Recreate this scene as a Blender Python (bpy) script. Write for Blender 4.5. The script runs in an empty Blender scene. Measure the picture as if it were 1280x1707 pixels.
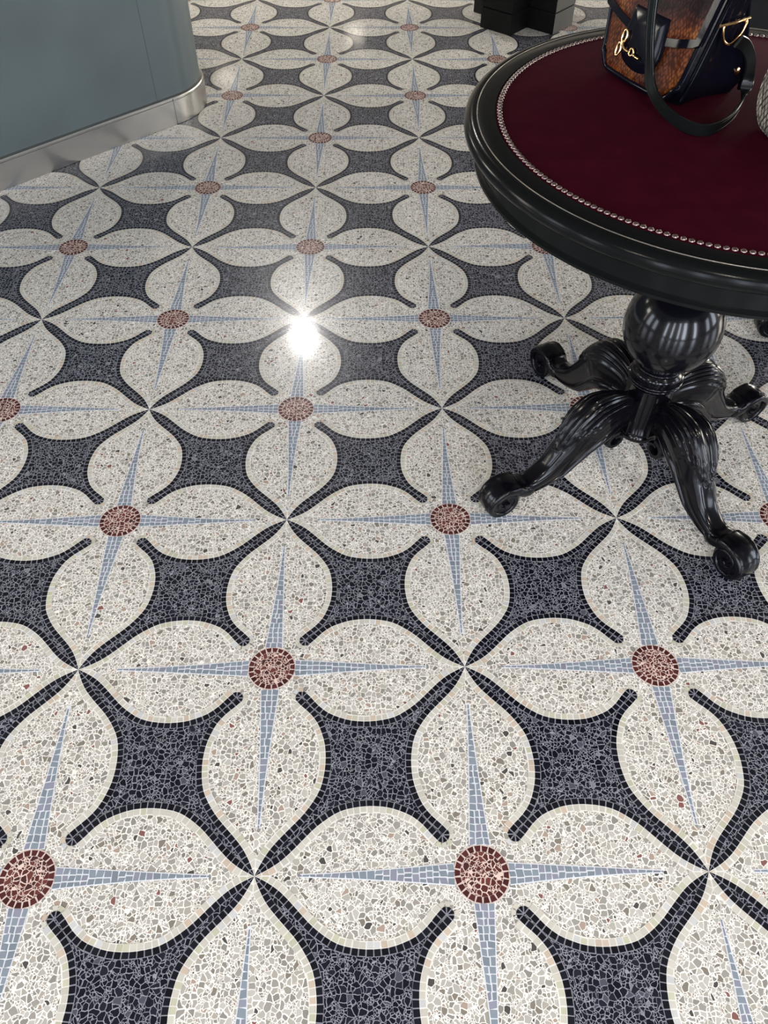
import bpy, math, random
from mathutils import Vector, Matrix
random.seed(7)
S = 0.355                      # metres per mosaic module (centre of a medallion to the next petal star)
PI = math.pi
scene = bpy.context.scene
COL = scene.collection

# ------------------------------------------------------------------ helpers
class MB:
    def __init__(s): s.v=[]; s.f=[]; s.m=[]; s.c=[]
    def add(s, vs, fs, mi=0, col=None):
        o=len(s.v); s.v.extend([tuple(p) for p in vs])
        for f in fs:
            s.f.append(tuple(i+o for i in f)); s.m.append(mi); s.c.append(col)
        return s
    def xf(s, M):
        s.v=[tuple(M@Vector(p)) for p in s.v]; return s
    def build(s, name, mats, parent=None, smooth=False, scale=S, ang=None):
        me=bpy.data.meshes.new(name)
        me.from_pydata([(x*scale,y*scale,z*scale) for x,y,z in s.v],[],s.f)
        if not isinstance(mats,(list,tuple)): mats=[mats]
        for m in mats: me.materials.append(m)
        if len(mats)>1: me.polygons.foreach_set('material_index', s.m)
        if any(c is not None for c in s.c):
            a=me.attributes.new('tile_col','FLOAT_COLOR','FACE')
            fl=[]
            for c in s.c: fl.extend((*(c or (1,1,1)),1.0))
            a.data.foreach_set('color', fl)
        if smooth:
            me.polygons.foreach_set('use_smooth',[True]*len(me.polygons))
            if ang: me.set_sharp_from_angle(angle=math.radians(ang))
        me.update()
        o=bpy.data.objects.new(name, me); COL.objects.link(o)
        if parent: o.parent=parent
        return o

def thing(name, label, cat, loc=(0,0,0), rz=0, group=None):
    o=bpy.data.objects.new(name,None); COL.objects.link(o); o.empty_display_size=.1
    o.location=[c*S for c in loc]; o.rotation_euler=(0,0,rz)
    return tag(o,label,cat,group)
def tag(o,label,cat,group=None):
    o['label']=label; o['category']=cat
    if group: o['group']=group
    return o
def struct(o): o['kind']='structure'; return o

def box(mb,x0,x1,y0,y1,z0,z1,mi=0):
    v=[(x,y,z) for z in (z0,z1) for y in (y0,y1) for x in (x0,x1)]
    return mb.add(v,[(0,2,3,1),(4,5,7,6),(0,1,5,4),(2,6,7,3),(0,4,6,2),(1,3,7,5)],mi)
def lathe(mb,prof,n=128,cx=0,cy=0,mi=0):
    vs=[];fs=[]
    for r,z in prof:
        for k in range(n):
            a=2*PI*k/n; vs.append((cx+r*math.cos(a),cy+r*math.sin(a),z))
    for i in range(len(prof)-1):
        for k in range(n):
            k2=(k+1)%n; fs.append((i*n+k,i*n+k2,(i+1)*n+k2,(i+1)*n+k))
    if prof[0][0]<1e-4*0+.3: fs.append(tuple(range(n-1,-1,-1)))
    b=(len(prof)-1)*n
    fs.append(tuple(b+k for k in range(n)))
    if not (prof[0][0]<.3): fs.append(tuple(range(n-1,-1,-1)))
    return mb.add(vs,fs,mi)
def crom(pts, n):
    """Catmull-Rom through pts (any dimension), n samples per span."""
    out=[]; P=[pts[0]]+list(pts)+[pts[-1]]
    for i in range(1,len(P)-2):
        p0,p1,p2,p3=P[i-1],P[i],P[i+1],P[i+2]
        for k in range(n):
            t=k/n
            out.append(tuple(.5*((2*b)+(-a+c)*t+(2*a-5*b+4*c-d)*t*t+(-a+3*b-3*c+d)*t**3) for a,b,c,d in zip(p0,p1,p2,p3)))
    out.append(tuple(pts[-1])); return out
def resample(pts, n):
    L=[0]
    for a,b in zip(pts,pts[1:]): L.append(L[-1]+math.dist(a[:3],b[:3]))
    out=[]; j=0
    for k in range(n+1):
        t=L[-1]*k/n
        while j<len(L)-2 and L[j+1]<t: j+=1
        f=(t-L[j])/max(1e-9,L[j+1]-L[j]); out.append(tuple(a+(b-a)*f for a,b in zip(pts[j],pts[j+1])))
    return out
def tube(mb,pts,r,n=10,closed=False,mi=0):
    P=[Vector(p) for p in pts]; N=len(P); vs=[];fs=[]; up=Vector((0,0,1)); prev=None
    for i,p in enumerate(P):
        if closed: t=(P[(i+1)%N]-P[i-1]).normalized()
        else: t=(P[min(i+1,N-1)]-P[max(i-1,0)]).normalized()
        if prev is None:
            a=up if abs(t.z)<.9 else Vector((1,0,0)); nn=t.cross(a).normalized()
        else: nn=(prev-t*prev.dot(t)).normalized()
        prev=nn; b=t.cross(nn); rr=r[i] if isinstance(r,(list,tuple)) else r
        for k in range(n):
            a=2*PI*k/n; vs.append(p+nn*(rr*math.cos(a))+b*(rr*math.sin(a)))
    for i in range(N if closed else N-1):
        j=(i+1)%N
        for k in range(n): k2=(k+1)%n; fs.append((i*n+k,i*n+k2,j*n+k2,j*n+k))
    if not closed: fs+= [tuple(range(n-1,-1,-1)),tuple((N-1)*n+k for k in range(n))]
    return mb.add(vs,fs,mi)
def band(mb,pts,wv,w,t,mi=0,round_=True):
    """flat strap: path pts, width direction per point, width w, thickness t (rounded edges)"""
    P=[Vector(p) for p in pts]; N=len(P); vs=[];fs=[]
    sec=[(-.5,-.3),(-.46,-.5),(.46,-.5),(.5,-.3),(.5,.3),(.46,.5),(.30,.5),(.28,.38),(.26,.5),(-.26,.5),(-.28,.38),(-.30,.5),(-.46,.5),(-.5,.3)]
    n=len(sec)
    for i,p in enumerate(P):
        tt=(P[min(i+1,N-1)]-P[max(i-1,0)]).normalized()
        W=Vector(wv[i]); W=(W-tt*W.dot(tt)).normalized(); Nn=tt.cross(W)
        for a,b in sec: vs.append(p+W*(a*w)+Nn*(b*t))
    for i in range(N-1):
        for k in range(n): k2=(k+1)%n; fs.append((i*n+k,(i+1)*n+k,(i+1)*n+k2,i*n+k2))
    fs+=[tuple(range(n)),tuple((N-1)*n+k for k in range(n-1,-1,-1))]
    return mb.add(vs,fs,mi)

# ------------------------------------------------------------------ materials
def mat(name):
    m=bpy.data.materials.new(name); m.use_nodes=True
    return m,m.node_tree,m.node_tree.nodes['Principled BSDF']
def simple(name,col,rough=.5,metal=0,coat=0,coat_r=.05,spec=.5,sheen=0,sheen_col=None,bump=None,var=0):
    m,nt,b=mat(name); b.inputs['Base Color'].default_value=(*col,1)
    b.inputs['Roughness'].default_value=rough; b.inputs['Metallic'].default_value=metal
    b.inputs['Coat Weight'].default_value=coat; b.inputs['Coat Roughness'].default_value=coat_r
    b.inputs['Specular IOR Level'].default_value=spec
    if sheen:
        b.inputs['Sheen Weight'].default_value=sheen; b.inputs['Sheen Roughness'].default_value=.4
        b.inputs['Sheen Tint'].default_value=(*(sheen_col or col),1)
    tc=nt.nodes.new('ShaderNodeTexCoord')
    if bump:
        sc,st,di=bump
        n=nt.nodes.new('ShaderNodeTexNoise'); n.inputs['Scale'].default_value=sc; n.inputs['Detail'].default_value=4
        nt.links.new(tc.outputs['Object'],n.inputs['Vector'])
        bp=nt.nodes.new('ShaderNodeBump'); bp.inputs['Strength'].default_value=st; bp.inputs['Distance'].default_value=di
        nt.links.new(n.outputs['Fac'],bp.inputs['Height']); nt.links.new(bp.outputs['Normal'],b.inputs['Normal'])
    if var:
        n=nt.nodes.new('ShaderNodeTexNoise'); n.inputs['Scale'].default_value=var; n.inputs['Detail'].default_value=3
        nt.links.new(tc.outputs['Object'],n.inputs['Vector'])
        r=nt.nodes.new('ShaderNodeValToRGB'); r.color_ramp.elements[0].position=.3; r.color_ramp.elements[1].position=.7
        r.color_ramp.elements[0].color=(*[c*.82 for c in col],1); r.color_ramp.elements[1].color=(*[min(1,c*1.15) for c in col],1)
        nt.links.new(n.outputs['Fac'],r.inputs['Fac']); nt.links.new(r.outputs['Color'],b.inputs['Base Color'])
    return m
def polish(b):
    b.inputs['Roughness'].default_value=.25; b.inputs['Specular IOR Level'].default_value=.22
    b.inputs['Coat Weight'].default_value=.55; b.inputs['Coat Roughness'].default_value=.085
def math_n(nt,op,a,b=None,clamp=False):
    n=nt.nodes.new('ShaderNodeMath'); n.operation=op; n.use_clamp=clamp
    for i,x in enumerate((a,b)):
        if x is None: continue
        if isinstance(x,(int,float)): n.inputs[i].default_value=x
        else: nt.links.new(x,n.inputs[i])
    return n.outputs[0]
def terrazzo(name, matrix, ramp, layers, var_amt=.12):
    """chips: layers of (scale, chance, edge width); matrix cement colour; ramp = chip colours by chance"""
    m,nt,b=mat(name); polish(b); L=nt.links
    tc=nt.nodes.new('ShaderNodeTexCoord')
    nz=nt.nodes.new('ShaderNodeTexNoise'); nz.inputs['Scale'].default_value=90; nz.inputs['Detail'].default_value=2
    L.new(tc.outputs['Object'],nz.inputs['Vector'])
    vm=nt.nodes.new('ShaderNodeVectorMath'); vm.operation='MULTIPLY_ADD'
    L.new(nz.outputs['Color'],vm.inputs[0]); vm.inputs[1].default_value=(.006,.006,0)
    L.new(tc.outputs['Object'],vm.inputs[2])
    fl=nt.nodes.new('ShaderNodeVectorMath'); fl.operation='MULTIPLY'; L.new(vm.outputs[0],fl.inputs[0]); fl.inputs[1].default_value=(1,1,0)
    cur=None
    base=nt.nodes.new('ShaderNodeRGB'); base.outputs[0].default_value=(*matrix,1); cur=base.outputs[0]
    for (sc,chance,ew) in layers:            # small chips first, larger ones over them
        rnd=1.0
        e=nt.nodes.new('ShaderNodeTexVoronoi'); e.voronoi_dimensions='2D'; e.feature='DISTANCE_TO_EDGE'; e.inputs['Scale'].default_value=sc
        c=nt.nodes.new('ShaderNodeTexVoronoi'); c.voronoi_dimensions='2D'; c.feature='F1'; c.inputs['Scale'].default_value=sc
        for v in (e,c): v.inputs['Randomness'].default_value=rnd; L.new(fl.outputs[0],v.inputs['Vector'])
        sp=nt.nodes.new('ShaderNodeSeparateColor'); L.new(c.outputs['Color'],sp.inputs[0])
        keep=math_n(nt,'LESS_THAN',sp.outputs[0],chance)
        # edge threshold differs per chip so chips have different sizes
        th=math_n(nt,'MULTIPLY_ADD',sp.outputs[1],ew); nt.nodes[-1].inputs[2].default_value=ew*.55
        edge=math_n(nt,'SUBTRACT',e.outputs['Distance'],th)
        edge=math_n(nt,'MULTIPLY',edge,30,True)
        mask=math_n(nt,'MULTIPLY',keep,edge)
        r=nt.nodes.new('ShaderNodeValToRGB'); r.color_ramp.interpolation='CONSTANT'
        while len(r.color_ramp.elements)<len(ramp): r.color_ramp.elements.new(.5)
        for el,(p,cc) in zip(r.color_ramp.elements,ramp): el.position=p; el.color=(*cc,1)
        L.new(sp.outputs[2],r.inputs['Fac'])
        m0=nt.nodes.new('ShaderNodeMix'); m0.data_type='RGBA'       # the cement joint round each chip
        L.new(keep,m0.inputs['Factor']); L.new(cur,m0.inputs['A']); L.new(base.outputs[0],m0.inputs['B'])
        mx=nt.nodes.new('ShaderNodeMix'); mx.data_type='RGBA'
        L.new(mask,mx.inputs['Factor']); L.new(m0.outputs['Result'],mx.inputs['A']); L.new(r.outputs['Color'],mx.inputs['B'])
        cur=mx.outputs['Result']
    L.new(cur,b.inputs['Base Color'])
    return m

m_white=terrazzo('pale terrazzo',(.80,.77,.715),
    [(0,(.39,.37,.33)),(.22,(.29,.275,.245)),(.42,(.46,.435,.395)),(.58,(.235,.225,.20)),(.74,(.36,.33,.285)),(.87,(.20,.175,.145)),(.945,(.35,.27,.22)),(.97,(.07,.065,.06)),(.99,(.20,.09,.08))],
    [(270,.9,.12),(165,.68,.085),(112,.46,.065)])
m_dark=terrazzo('dark terrazzo',(.26,.265,.30),
    [(0,(.005,.006,.011)),(.4,(.008,.009,.016)),(.7,(.013,.014,.023)),(.94,(.07,.07,.09)),(.985,(.18,.18,.2))],
    [(260,.96,.085),(165,.72,.058),(112,.5,.040)])
m_red=terrazzo('red terrazzo',(.66,.52,.46),
    [(0,(.085,.024,.022)),(.5,(.13,.04,.035)),(.8,(.06,.022,.022))],
    [(230,.85,.10),(160,.65,.08),(115,.4,.06)])
m_tile,nt,b=mat('mosaic tessera'); polish(b)
at=nt.nodes.new('ShaderNodeAttribute'); at.attribute_name='tile_col'; at.attribute_type='GEOMETRY'
nt.links.new(at.outputs['Color'],b.inputs['Base Color'])

m_ebony,nt,b=mat('ebonised wood')
b.inputs['Base Color'].default_value=(.0022,.0022,.0035,1); b.inputs['Roughness'].default_value=.16
b.inputs['Coat Weight'].default_value=.12; b.inputs['Coat Roughness'].default_value=.05; b.inputs['Specular IOR Level'].default_value=.22
m_ebony_top=simple('ebonised table top',(.004,.0045,.0045),.18,coat=.0,coat_r=.1,spec=.085,bump=(60,.04,.002))
m_carved,nt,b=mat('carved ebonised wood worn to brown')
b.inputs['Roughness'].default_value=.2; b.inputs['Coat Weight'].default_value=.12; b.inputs['Coat Roughness'].default_value=.08; b.inputs['Specular IOR Level'].default_value=.18
g=nt.nodes.new('ShaderNodeNewGeometry'); rp=nt.nodes.new('ShaderNodeValToRGB')
rp.color_ramp.elements[0].position=.54; rp.color_ramp.elements[0].color=(.0022,.0022,.0035,1)
rp.color_ramp.elements[1].position=.63; rp.color_ramp.elements[1].color=(.06,.018,.010,1)
tcn=nt.nodes.new('ShaderNodeTexCoord'); nn=nt.nodes.new('ShaderNodeTexNoise'); nn.inputs['Scale'].default_value=14
nt.links.new(tcn.outputs['Object'],nn.inputs['Vector'])
s_=math_n(nt,'MULTIPLY_ADD',nn.outputs['Fac'],.14); nt.nodes[-1].inputs[2].default_value=-.07
s2=math_n(nt,'ADD',g.outputs['Pointiness'],s_); nt.links.new(s2,rp.inputs['Fac']); nt.links.new(rp.outputs['Color'],b.inputs['Base Color'])
m_rim_glint=simple('painted rim glint',(.22,.20,.17),.3,metal=.7)  # pale metallic tone painted in for the rim edge catching light
m_velvet=simple('burgundy velvet',(.025,.0012,.005),.85,sheen=.03,sheen_col=(.5,.04,.14),spec=.03,bump=(900,.15,.0006),var=25)
m_nail=simple('pewter nail',(.33,.26,.245),.28,metal=1)
m_teal=simple('slate green lacquer',(.062,.080,.083),.42,spec=.4,var=3)
m_gap=simple('dark joint',(.03,.045,.05),.7)
m_steel,nt,b=mat('brushed steel')
b.inputs['Base Color'].default_value=(.47,.46,.44,1); b.inputs['Metallic'].default_value=1; b.inputs['Roughness'].default_value=.28; b.inputs['Anisotropic'].default_value=.3
tc=nt.nodes.new('ShaderNodeTexCoord'); mp=nt.nodes.new('ShaderNodeMapping'); mp.inputs['Scale'].default_value=(6,6,300)
n=nt.nodes.new('ShaderNodeTexNoise'); n.inputs['Scale'].default_value=2; n.inputs['Detail'].default_value=4
bp=nt.nodes.new('ShaderNodeBump'); bp.inputs['Strength'].default_value=.06; bp.inputs['Distance'].default_value=.001
nt.links.new(tc.outputs['Object'],mp.inputs['Vector']); nt.links.new(mp.outputs[0],n.inputs['Vector']); nt.links.new(n.outputs['Fac'],bp.inputs['Height']); nt.links.new(bp.outputs[0],b.inputs['Normal'])
m_black=simple('matt black slab',(.0035,.0035,.0035),.4,spec=.12)
m_slabedge=simple('slab seam',(.05,.05,.045),.5)
m_patent=simple('black patent leather',(.003,.003,.006),.16,coat=.04,coat_r=.05,spec=.11,bump=(25,.1,.004))
m_strap=simple('black glazed leather strap',(.004,.005,.005),.26,coat=.05,coat_r=.1,spec=.22,bump=(60,.05,.001))
m_gold=simple('polished gold metal',(.95,.62,.30),.16,metal=1)
m_wall=simple('warm plaster wall',(.34,.32,.29),.9)
m_ceil=simple('ceiling paint',(.085,.085,.09),.9)

def snake(name, cols, scale, rough, aniso=(1,1.7,1), spot=9, rand=.5, net=.32):
    m,nt,b=mat(name); L=nt.links
    b.inputs['Roughness'].default_value=rough; b.inputs['Coat Weight'].default_value=.0; b.inputs['Specular IOR Level'].default_value=.09
    tc=nt.nodes.new('ShaderNodeTexCoord'); mp=nt.nodes.new('ShaderNodeMapping'); mp.inputs['Scale'].default_value=aniso
    mp.inputs['Rotation'].default_value=(0,math.radians(45),0)
    mp2=nt.nodes.new('ShaderNodeMapping')
    L.new(tc.outputs['Object'],mp2.inputs['Vector']); mp2.inputs['Scale'].default_value=(1,.3,.62); L.new(mp2.outputs[0],mp.inputs['Vector'])
    e=nt.nodes.new('ShaderNodeTexVoronoi'); e.feature='F1'; e.distance='CHEBYCHEV'; e.inputs['Scale'].default_value=scale; e.inputs['Randomness'].default_value=rand
    L.new(mp.outputs[0],e.inputs['Vector'])
    n=nt.nodes.new('ShaderNodeTexNoise'); n.inputs['Scale'].default_value=spot; n.inputs['Detail'].default_value=5; n.inputs['Distortion'].default_value=1.2
    L.new(tc.outputs['Object'],n.inputs['Vector'])
    r=nt.nodes.new('ShaderNodeValToRGB')
    while len(r.color_ramp.elements)<len(cols): r.color_ramp.elements.new(.5)
    for el,(p,c) in zip(r.color_ramp.elements,cols): el.position=p; el.color=(*c,1)
    L.new(n.outputs['Fac'],r.inputs['Fac'])
    d=nt.nodes.new('ShaderNodeValToRGB'); d.color_ramp.elements[0].position=.28; d.color_ramp.elements[0].color=(1,1,1,1)
    d.color_ramp.elements[1].position=.46; d.color_ramp.elements[1].color=(net,net*.8,net*.72,1)
    L.new(e.outputs['Distance'],d.inputs['Fac'])
    mx=nt.nodes.new('ShaderNodeMix'); mx.data_type='RGBA'; mx.blend_type='MULTIPLY'; mx.inputs['Factor'].default_value=1
    L.new(r.outputs['Color'],mx.inputs['A']); L.new(d.outputs['Color'],mx.inputs['B']); L.new(mx.outputs['Result'],b.inputs['Base Color'])
    bp=nt.nodes.new('ShaderNodeBump'); bp.inputs['Strength'].default_value=.5; bp.inputs['Distance'].default_value=.0008; bp.invert=True
    L.new(e.outputs['Distance'],bp.inputs['Height']); L.new(bp.outputs[0],b.inputs['Normal'])
    return m
m_snake=snake('chestnut snakeskin',[(.30,(.012,.004,.005)),(.42,(.055,.014,.010)),(.51,(.13,.036,.010)),(.63,(.20,.075,.018)),(.78,(.07,.02,.03))],240,.42)
m_python=snake('grey python skin',[(.30,(.07,.06,.05)),(.45,(.30,.27,.22)),(.60,(.52,.48,.40)),(.75,(.20,.18,.15))],150,.45,spot=16,rand=.22,net=.10)

# ------------------------------------------------------------------ floor
# petal outline: from a petal star (0,0) towards a medallion (1,0)
ARC=crom([(0,0),(.04,.018),(.083,.042),(.12,.068),(.16,.104),(.2,.144),(.25,.193),(.3,.232),(.36,.268),(.42,.286),(.5,.295),(.58,.290),(.64,.274),(.7,.248),(.75,.209),(.785,.170),(.8124,.1424)],6)
# hand-laid irregularity of the lattice, measured row by row (row: (dx, dy))
ROWFIX={0:(0,.0),1:(0,.004),2:(0,.0085)}
rows_y={-2:-2.0,-1:-1.0,0:-.013,1:1.008,2:2.009,3:2.99}
def lat(i,j):
    fx={(0,0):0,(1,0):0,(2,0):.003,(-1,0):.005,(1,1):.003,(0,1):-.006,(-1,1):-.012,(2,1):.004,(1,2):-.008,(0,2):.004,(-1,2):.001}.get((i,j),0)
    return (i+fx, rows_y.get(j, float(j)))
Z0,Z1,Z2,Z3=-.0018,-.0012,-.0006,0.0       # base, dark field, cement strips, tesserae (module units)
fl=MB()
WHITE,DARK,RED,TILE=0,1,2,3
X_0,X_1,Y_0,Y_1=-16,18,-10,38
fl.add([(X_0,Y_0,Z0),(X_1,Y_0,Z0),(X_1,Y_1,Z0),(X_0,Y_1,Z0)],[(0,1,2,3)],WHITE)
rnd=random.random
def jit(c,a): 
    k=1+(rnd()-.5)*2*a; return tuple(max(0,x*k) for x in c)
def beige():
    r=rnd()
    if r<.66: return jit((.50,.475,.415),.09)
    if r<.80: return jit((.50,.41,.325),.08)
    if r<.92: return jit((.46,.45,.34),.08)
    return jit((.50,.50,.50),.08)
def blue(): return jit((.20,.235,.272),.14) if rnd()<.72 else jit((.225,.23,.285),.12)
def blk(): return jit((.006,.0065,.010),.5)
def mar(): return jit((.065,.018,.017),.35)
GB=(.22,.22,.26); GW=(.72,.70,.66); GBL=(.66,.68,.72); GR=(.62,.50,.46)
def bil(c,u,v):
    (a,b),(p,q),(r,s),(t,w)=c
    return (a*(1-u)*(1-v)+p*u*(1-v)+r*u*v+t*(1-u)*v, b*(1-u)*(1-v)+q*u*(1-v)+s*u*v+w*(1-u)*v)
def quad(T,pts,z,mi,col):
    P=[(*T(*p),z) for p in pts]
    # orient upward
    ar=0
    for k in range(len(P)): a,b=P[k],P[(k+1)%len(P)]; ar+=a[0]*b[1]-b[0]*a[1]
    if abs(ar)<1e-6: return
    if ar<0: P=P[::-1]
    fl.add(P,[tuple(range(len(P)))],mi,col)
def normals(pts):
    out=[]
    for i in range(len(pts)):
        a=pts[max(i-1,0)]; b=pts[min(i+1,len(pts)-1)]
        dx,dy=b[0]-a[0],b[1]-a[1]; l=math.hypot(dx,dy) or 1
        out.append((-dy/l,dx/l))
    return out
def clipv(p,n,w,g):
    """reach w from p along n without crossing the arm's centre lines (y=x near star, x+y=1 near medallion)"""
    t=w
    d=n[1]-n[0]
    if d>1e-6: t=min(t,max(0,((p[0]-p[1])-g)/d))
    d=n[1]+n[0]
    if d>1e-6: t=min(t,max(0,((1-p[0]-p[1])-g)/d))
    return t
NT=31
EDGE=resample(ARC,NT); EN=normals(EDGE)
FINE=resample(ARC,60); FN=normals(FINE)
TW=.028; G=.001
def arc_tiles(T):
    # cement strips first
    for i in range(60):
        a,b=FINE[i],FINE[i+1]; na,nb=FN[i],FN[i+1]
        ta=clipv(a,na,TW+G,0); tb=clipv(b,nb,TW+G,0)
        quad(T,[a,b,(b[0]+nb[0]*tb,b[1]+nb[1]*tb),(a[0]+na[0]*ta,a[1]+na[1]*ta)],Z2,TILE,GB)
        wa=min(TW+.004,a[1]/max(.2,na[1])); wb=min(TW+.004,b[1]/max(.2,nb[1]))
        quad(T,[a,b,(b[0]-nb[0]*wb,b[1]-nb[1]*wb),(a[0]-na[0]*wa,a[1]-na[1]*wa)],Z2,TILE,GW)
    ph=rnd()*.0
    for i in range(NT):
        def at(t):
            k=min(NT-1,max(0,int(t))); f=t-k
            p=tuple(x+(y-x)*f for x,y in zip(EDGE[k],EDGE[k+1])); n=tuple(x+(y-x)*f for x,y in zip(EN[k],EN[k+1])); return p,n
        s0=i+.055+rnd()*.05; s1=i+.945-rnd()*.05
        (a,na),(b,nb)=at(s0),at(s1)
        w=TW-rnd()*.003
        ta=clipv(a,na,w,.003); tb=clipv(b,nb,w,.003)
        if ta+tb>.007:
            quad(T,[a,b,(b[0]+nb[0]*tb,b[1]+nb[1]*tb),(a[0]+na[0]*ta,a[1]+na[1]*ta)],Z3,TILE,blk())
        s0=i+.03+rnd()*.10; s1=i+.97-rnd()*.10
        (a,na),(b,nb)=at(s0),at(s1)
        g=.003; w=TW*(.85+.3*rnd())
        def off(p,n,t): return (p[0]-n[0]*t,p[1]-n[1]*t)
        wa=min(w,max(0,(a[1]-.003)/max(.2,na[1]))); wb=min(w,max(0,(b[1]-.003)/max(.2,nb[1])))
        if wa>g+.006 or wb>g+.006:
            wa=max(wa,g); wb=max(wb,g)
            quad(T,[off(a,na,g),off(b,nb,g),off(b,nb,wb),off(a,na,wa)],Z3,TILE,beige())
def dark_field(T):
    # star shape in the unit cell with stars at (0,0),(1,1) and medallions at (1,0),(0,1)
    c=(.835,.165); r=.032
    loop=list(FINE)
    a0=math.atan2(FINE[-1][1]-c[1],FINE[-1][0]-c[0])
    capA=[(c[0]+r*math.cos(-3*PI/4+PI*k/10*1.0),c[1]+r*math.sin(-3*PI/4+PI*k/10)) for k in range(1,10)]
    cap=[p for p in capA]
    q1=[(1-y,1-x) for x,y in FINE][::-1]      # arc of the right-hand vertical petal: from medallion tip up to (1,1)
    side1=loop+cap+q1
    side2=[(1-x,1-y) for x,y in side1]
    poly=side1[:-1]+side2[:-1]
    # radial fan as quads between matching points on opposite arcs is awkward: fan from centre works (star-shaped)
    n=len(poly); P=[(*T(*p),Z1) for p in poly]; C=(*T(.5,.5),Z1)
    # visible-from-centre holds for this shape except deep in the arms; triangulate arms as strips
    fl.add(P,[tuple(range(n))],DARK,None)
    # rounded end of the two medallion arms: wedge tesserae
    for flip in (False,True):
        for k in range(4):
            a=-3*PI/4+PI*k/4+.10; b=-3*PI/4+PI*(k+1)/4-.10
            pts=[(c[0]+.006*math.cos((a+b)/2),c[1]+.006*math.sin((a+b)/2)),(c[0]+r*math.cos(a),c[1]+r*math.sin(a)),
                 (c[0]+r*1.02*math.cos((a+b)/2),c[1]+r*1.02*math.sin((a+b)/2)),(c[0]+r*math.cos(b),c[1]+r*math.sin(b))]
            if flip: pts=[(1-x,1-y) for x,y in pts]
            quad(T,pts,Z3,TILE,blk())
        ring=[]
        for k in range(13):
            a=-3*PI/4+PI*k/12; ring.append((c[0]+r*math.cos(a),c[1]+r*math.sin(a)))
        if flip: ring=[(1-x,1-y) for x,y in ring]
        quad(T,ring,Z2,TILE,GB)
        for k in range(5):
            if rnd()<.25: continue
            a=-3*PI/4+PI*k/5+.06; b=-3*PI/4+PI*(k+1)/5-.06; r0=r+.003; r1=r+.024
            pts=[(c[0]+rr*math.cos(t),c[1]+rr*math.sin(t)) for rr,t in ((r0,a),(r1,a),(r1,b),(r0,b))]
            if flip: pts=[(1-x,1-y) for x,y in pts]
            quad(T,pts,Z3,TILE,beige())
def cell(i,j):
    A,B,Cc,D=lat(i,j),lat(i+1,j),lat(i+1,j+1),lat(i,j+1)
    cs=(A,B,Cc,D) if (i+j)%2==0 else (B,Cc,D,A)   # corner 0 is a petal star
    dark_field(lambda x,y: bil(cs,x,y))
    for k in range(2):
        c=(cs if k==0 else (cs[2],cs[3],cs[0],cs[1]))
        arc_tiles(lambda x,y,c=c: bil(c,x,y))
        arc_tiles(lambda x,y,c=c: bil(c,y,x))
def medallion(i,j):
    cx,cy=lat(i,j)
    for d in range(4):
        nb=lat(i+(1,0,-1,0)[d],j+(0,1,0,-1)[d]); ex=(nb[0]-cx,nb[1]-cy); ey=(-ex[1],ex[0])
        T=lambda x,y: (cx+ex[0]*x+ey[0]*y, cy+ex[1]*x+ey[1]*y)
        def hw(x): 
            t=(x-.12)/.68
            return .040*max(0,1-t)**1.35+.006
        wob=(rnd()-.5)*.012
        bend=lambda x: wob*math.sin((x-.12)*4)
        x=.12; L_=.79+rnd()*.03
        pts=[(.12+.68*k/16) for k in range(17)]
        quad(T,[(p,bend(p)+hw(p)+.002) for p in pts]+[(p,bend(p)-hw(p)-.002) for p in reversed(pts)],Z2,TILE,GBL)
        while x<L_-.01:
            x2=min(L_,x+.027+rnd()*.010)
            h0,h1=hw(x),hw(x2); n=3 if h0>.036 else (2 if h0>.0215 else 1)
            if n==2 and rnd()<.12: n=1 if h0<.028 else 3
            cuts=[-1]+sorted([-1+2*(k+(rnd()-.5)*.35)/n for k in range(1,n)])+[1]
            for k in range(n):
                a,b=cuts[k],cuts[k+1]; g=.0028; s=(rnd()-.5)*.006
                y00,y01=bend(x)+a*h0+g,bend(x)+b*h0-g; y10,y11=bend(x2)+a*h1+g,bend(x2)+b*h1-g
                quad(T,[(x+.002+s,y00),(x2-.002+s,y10),(x2-.002-s,y11),(x+.002-s,y01)],Z3,TILE,blue())
            x=x2
    R=.121; T=lambda x,y:(cx+x,cy+y)
    quad(T,[(R*1.03*math.cos(2*PI*k/44),R*1.03*math.sin(2*PI*k/44)) for k in range(44)],Z2+.0001,TILE,GR)
    quad(T,[(.094*math.cos(2*PI*k/32),.094*math.sin(2*PI*k/32)) for k in range(32)],Z2+.0002,RED,None)
    n=22; o=rnd()*PI
    for k in range(n):
        a=o+2*PI*(k+.06+rnd()*.03)/n; b=o+2*PI*(k+.94-rnd()*.03)/n; r0=.0945+rnd()*.002; r1=R-rnd()*.002
        quad(T,[(r0*math.cos(a+.02),r0*math.sin(a+.02)),(r1*math.cos(a),r1*math.sin(a)),(r1*math.cos(b),r1*math.sin(b)),(r0*math.cos(b-.02),r0*math.sin(b-.02))],Z3,TILE,mar())
for j in range(-2,16):
    for i in range(-7,9):
        cell(i,j)
for j in range(-1,16):
    for i in range(-7,9):
        if (i+j)%2: medallion(i,j)
struct(fl.build('floor',[m_white,m_dark,m_red,m_tile]))

# ------------------------------------------------------------------ room shell
H=8.5
def wallbox(name,x0,x1,y0,y1,z0,z1,m=m_wall):
    return struct(box(MB(),x0,x1,y0,y1,z0,z1).build(name,m))
wallbox('ceiling',X_0,X_1,Y_0,Y_1,H,H+.4,m_ceil)
wallbox('wall_back',X_0,X_1,Y_1,Y_1+.4,0,H)
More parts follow.
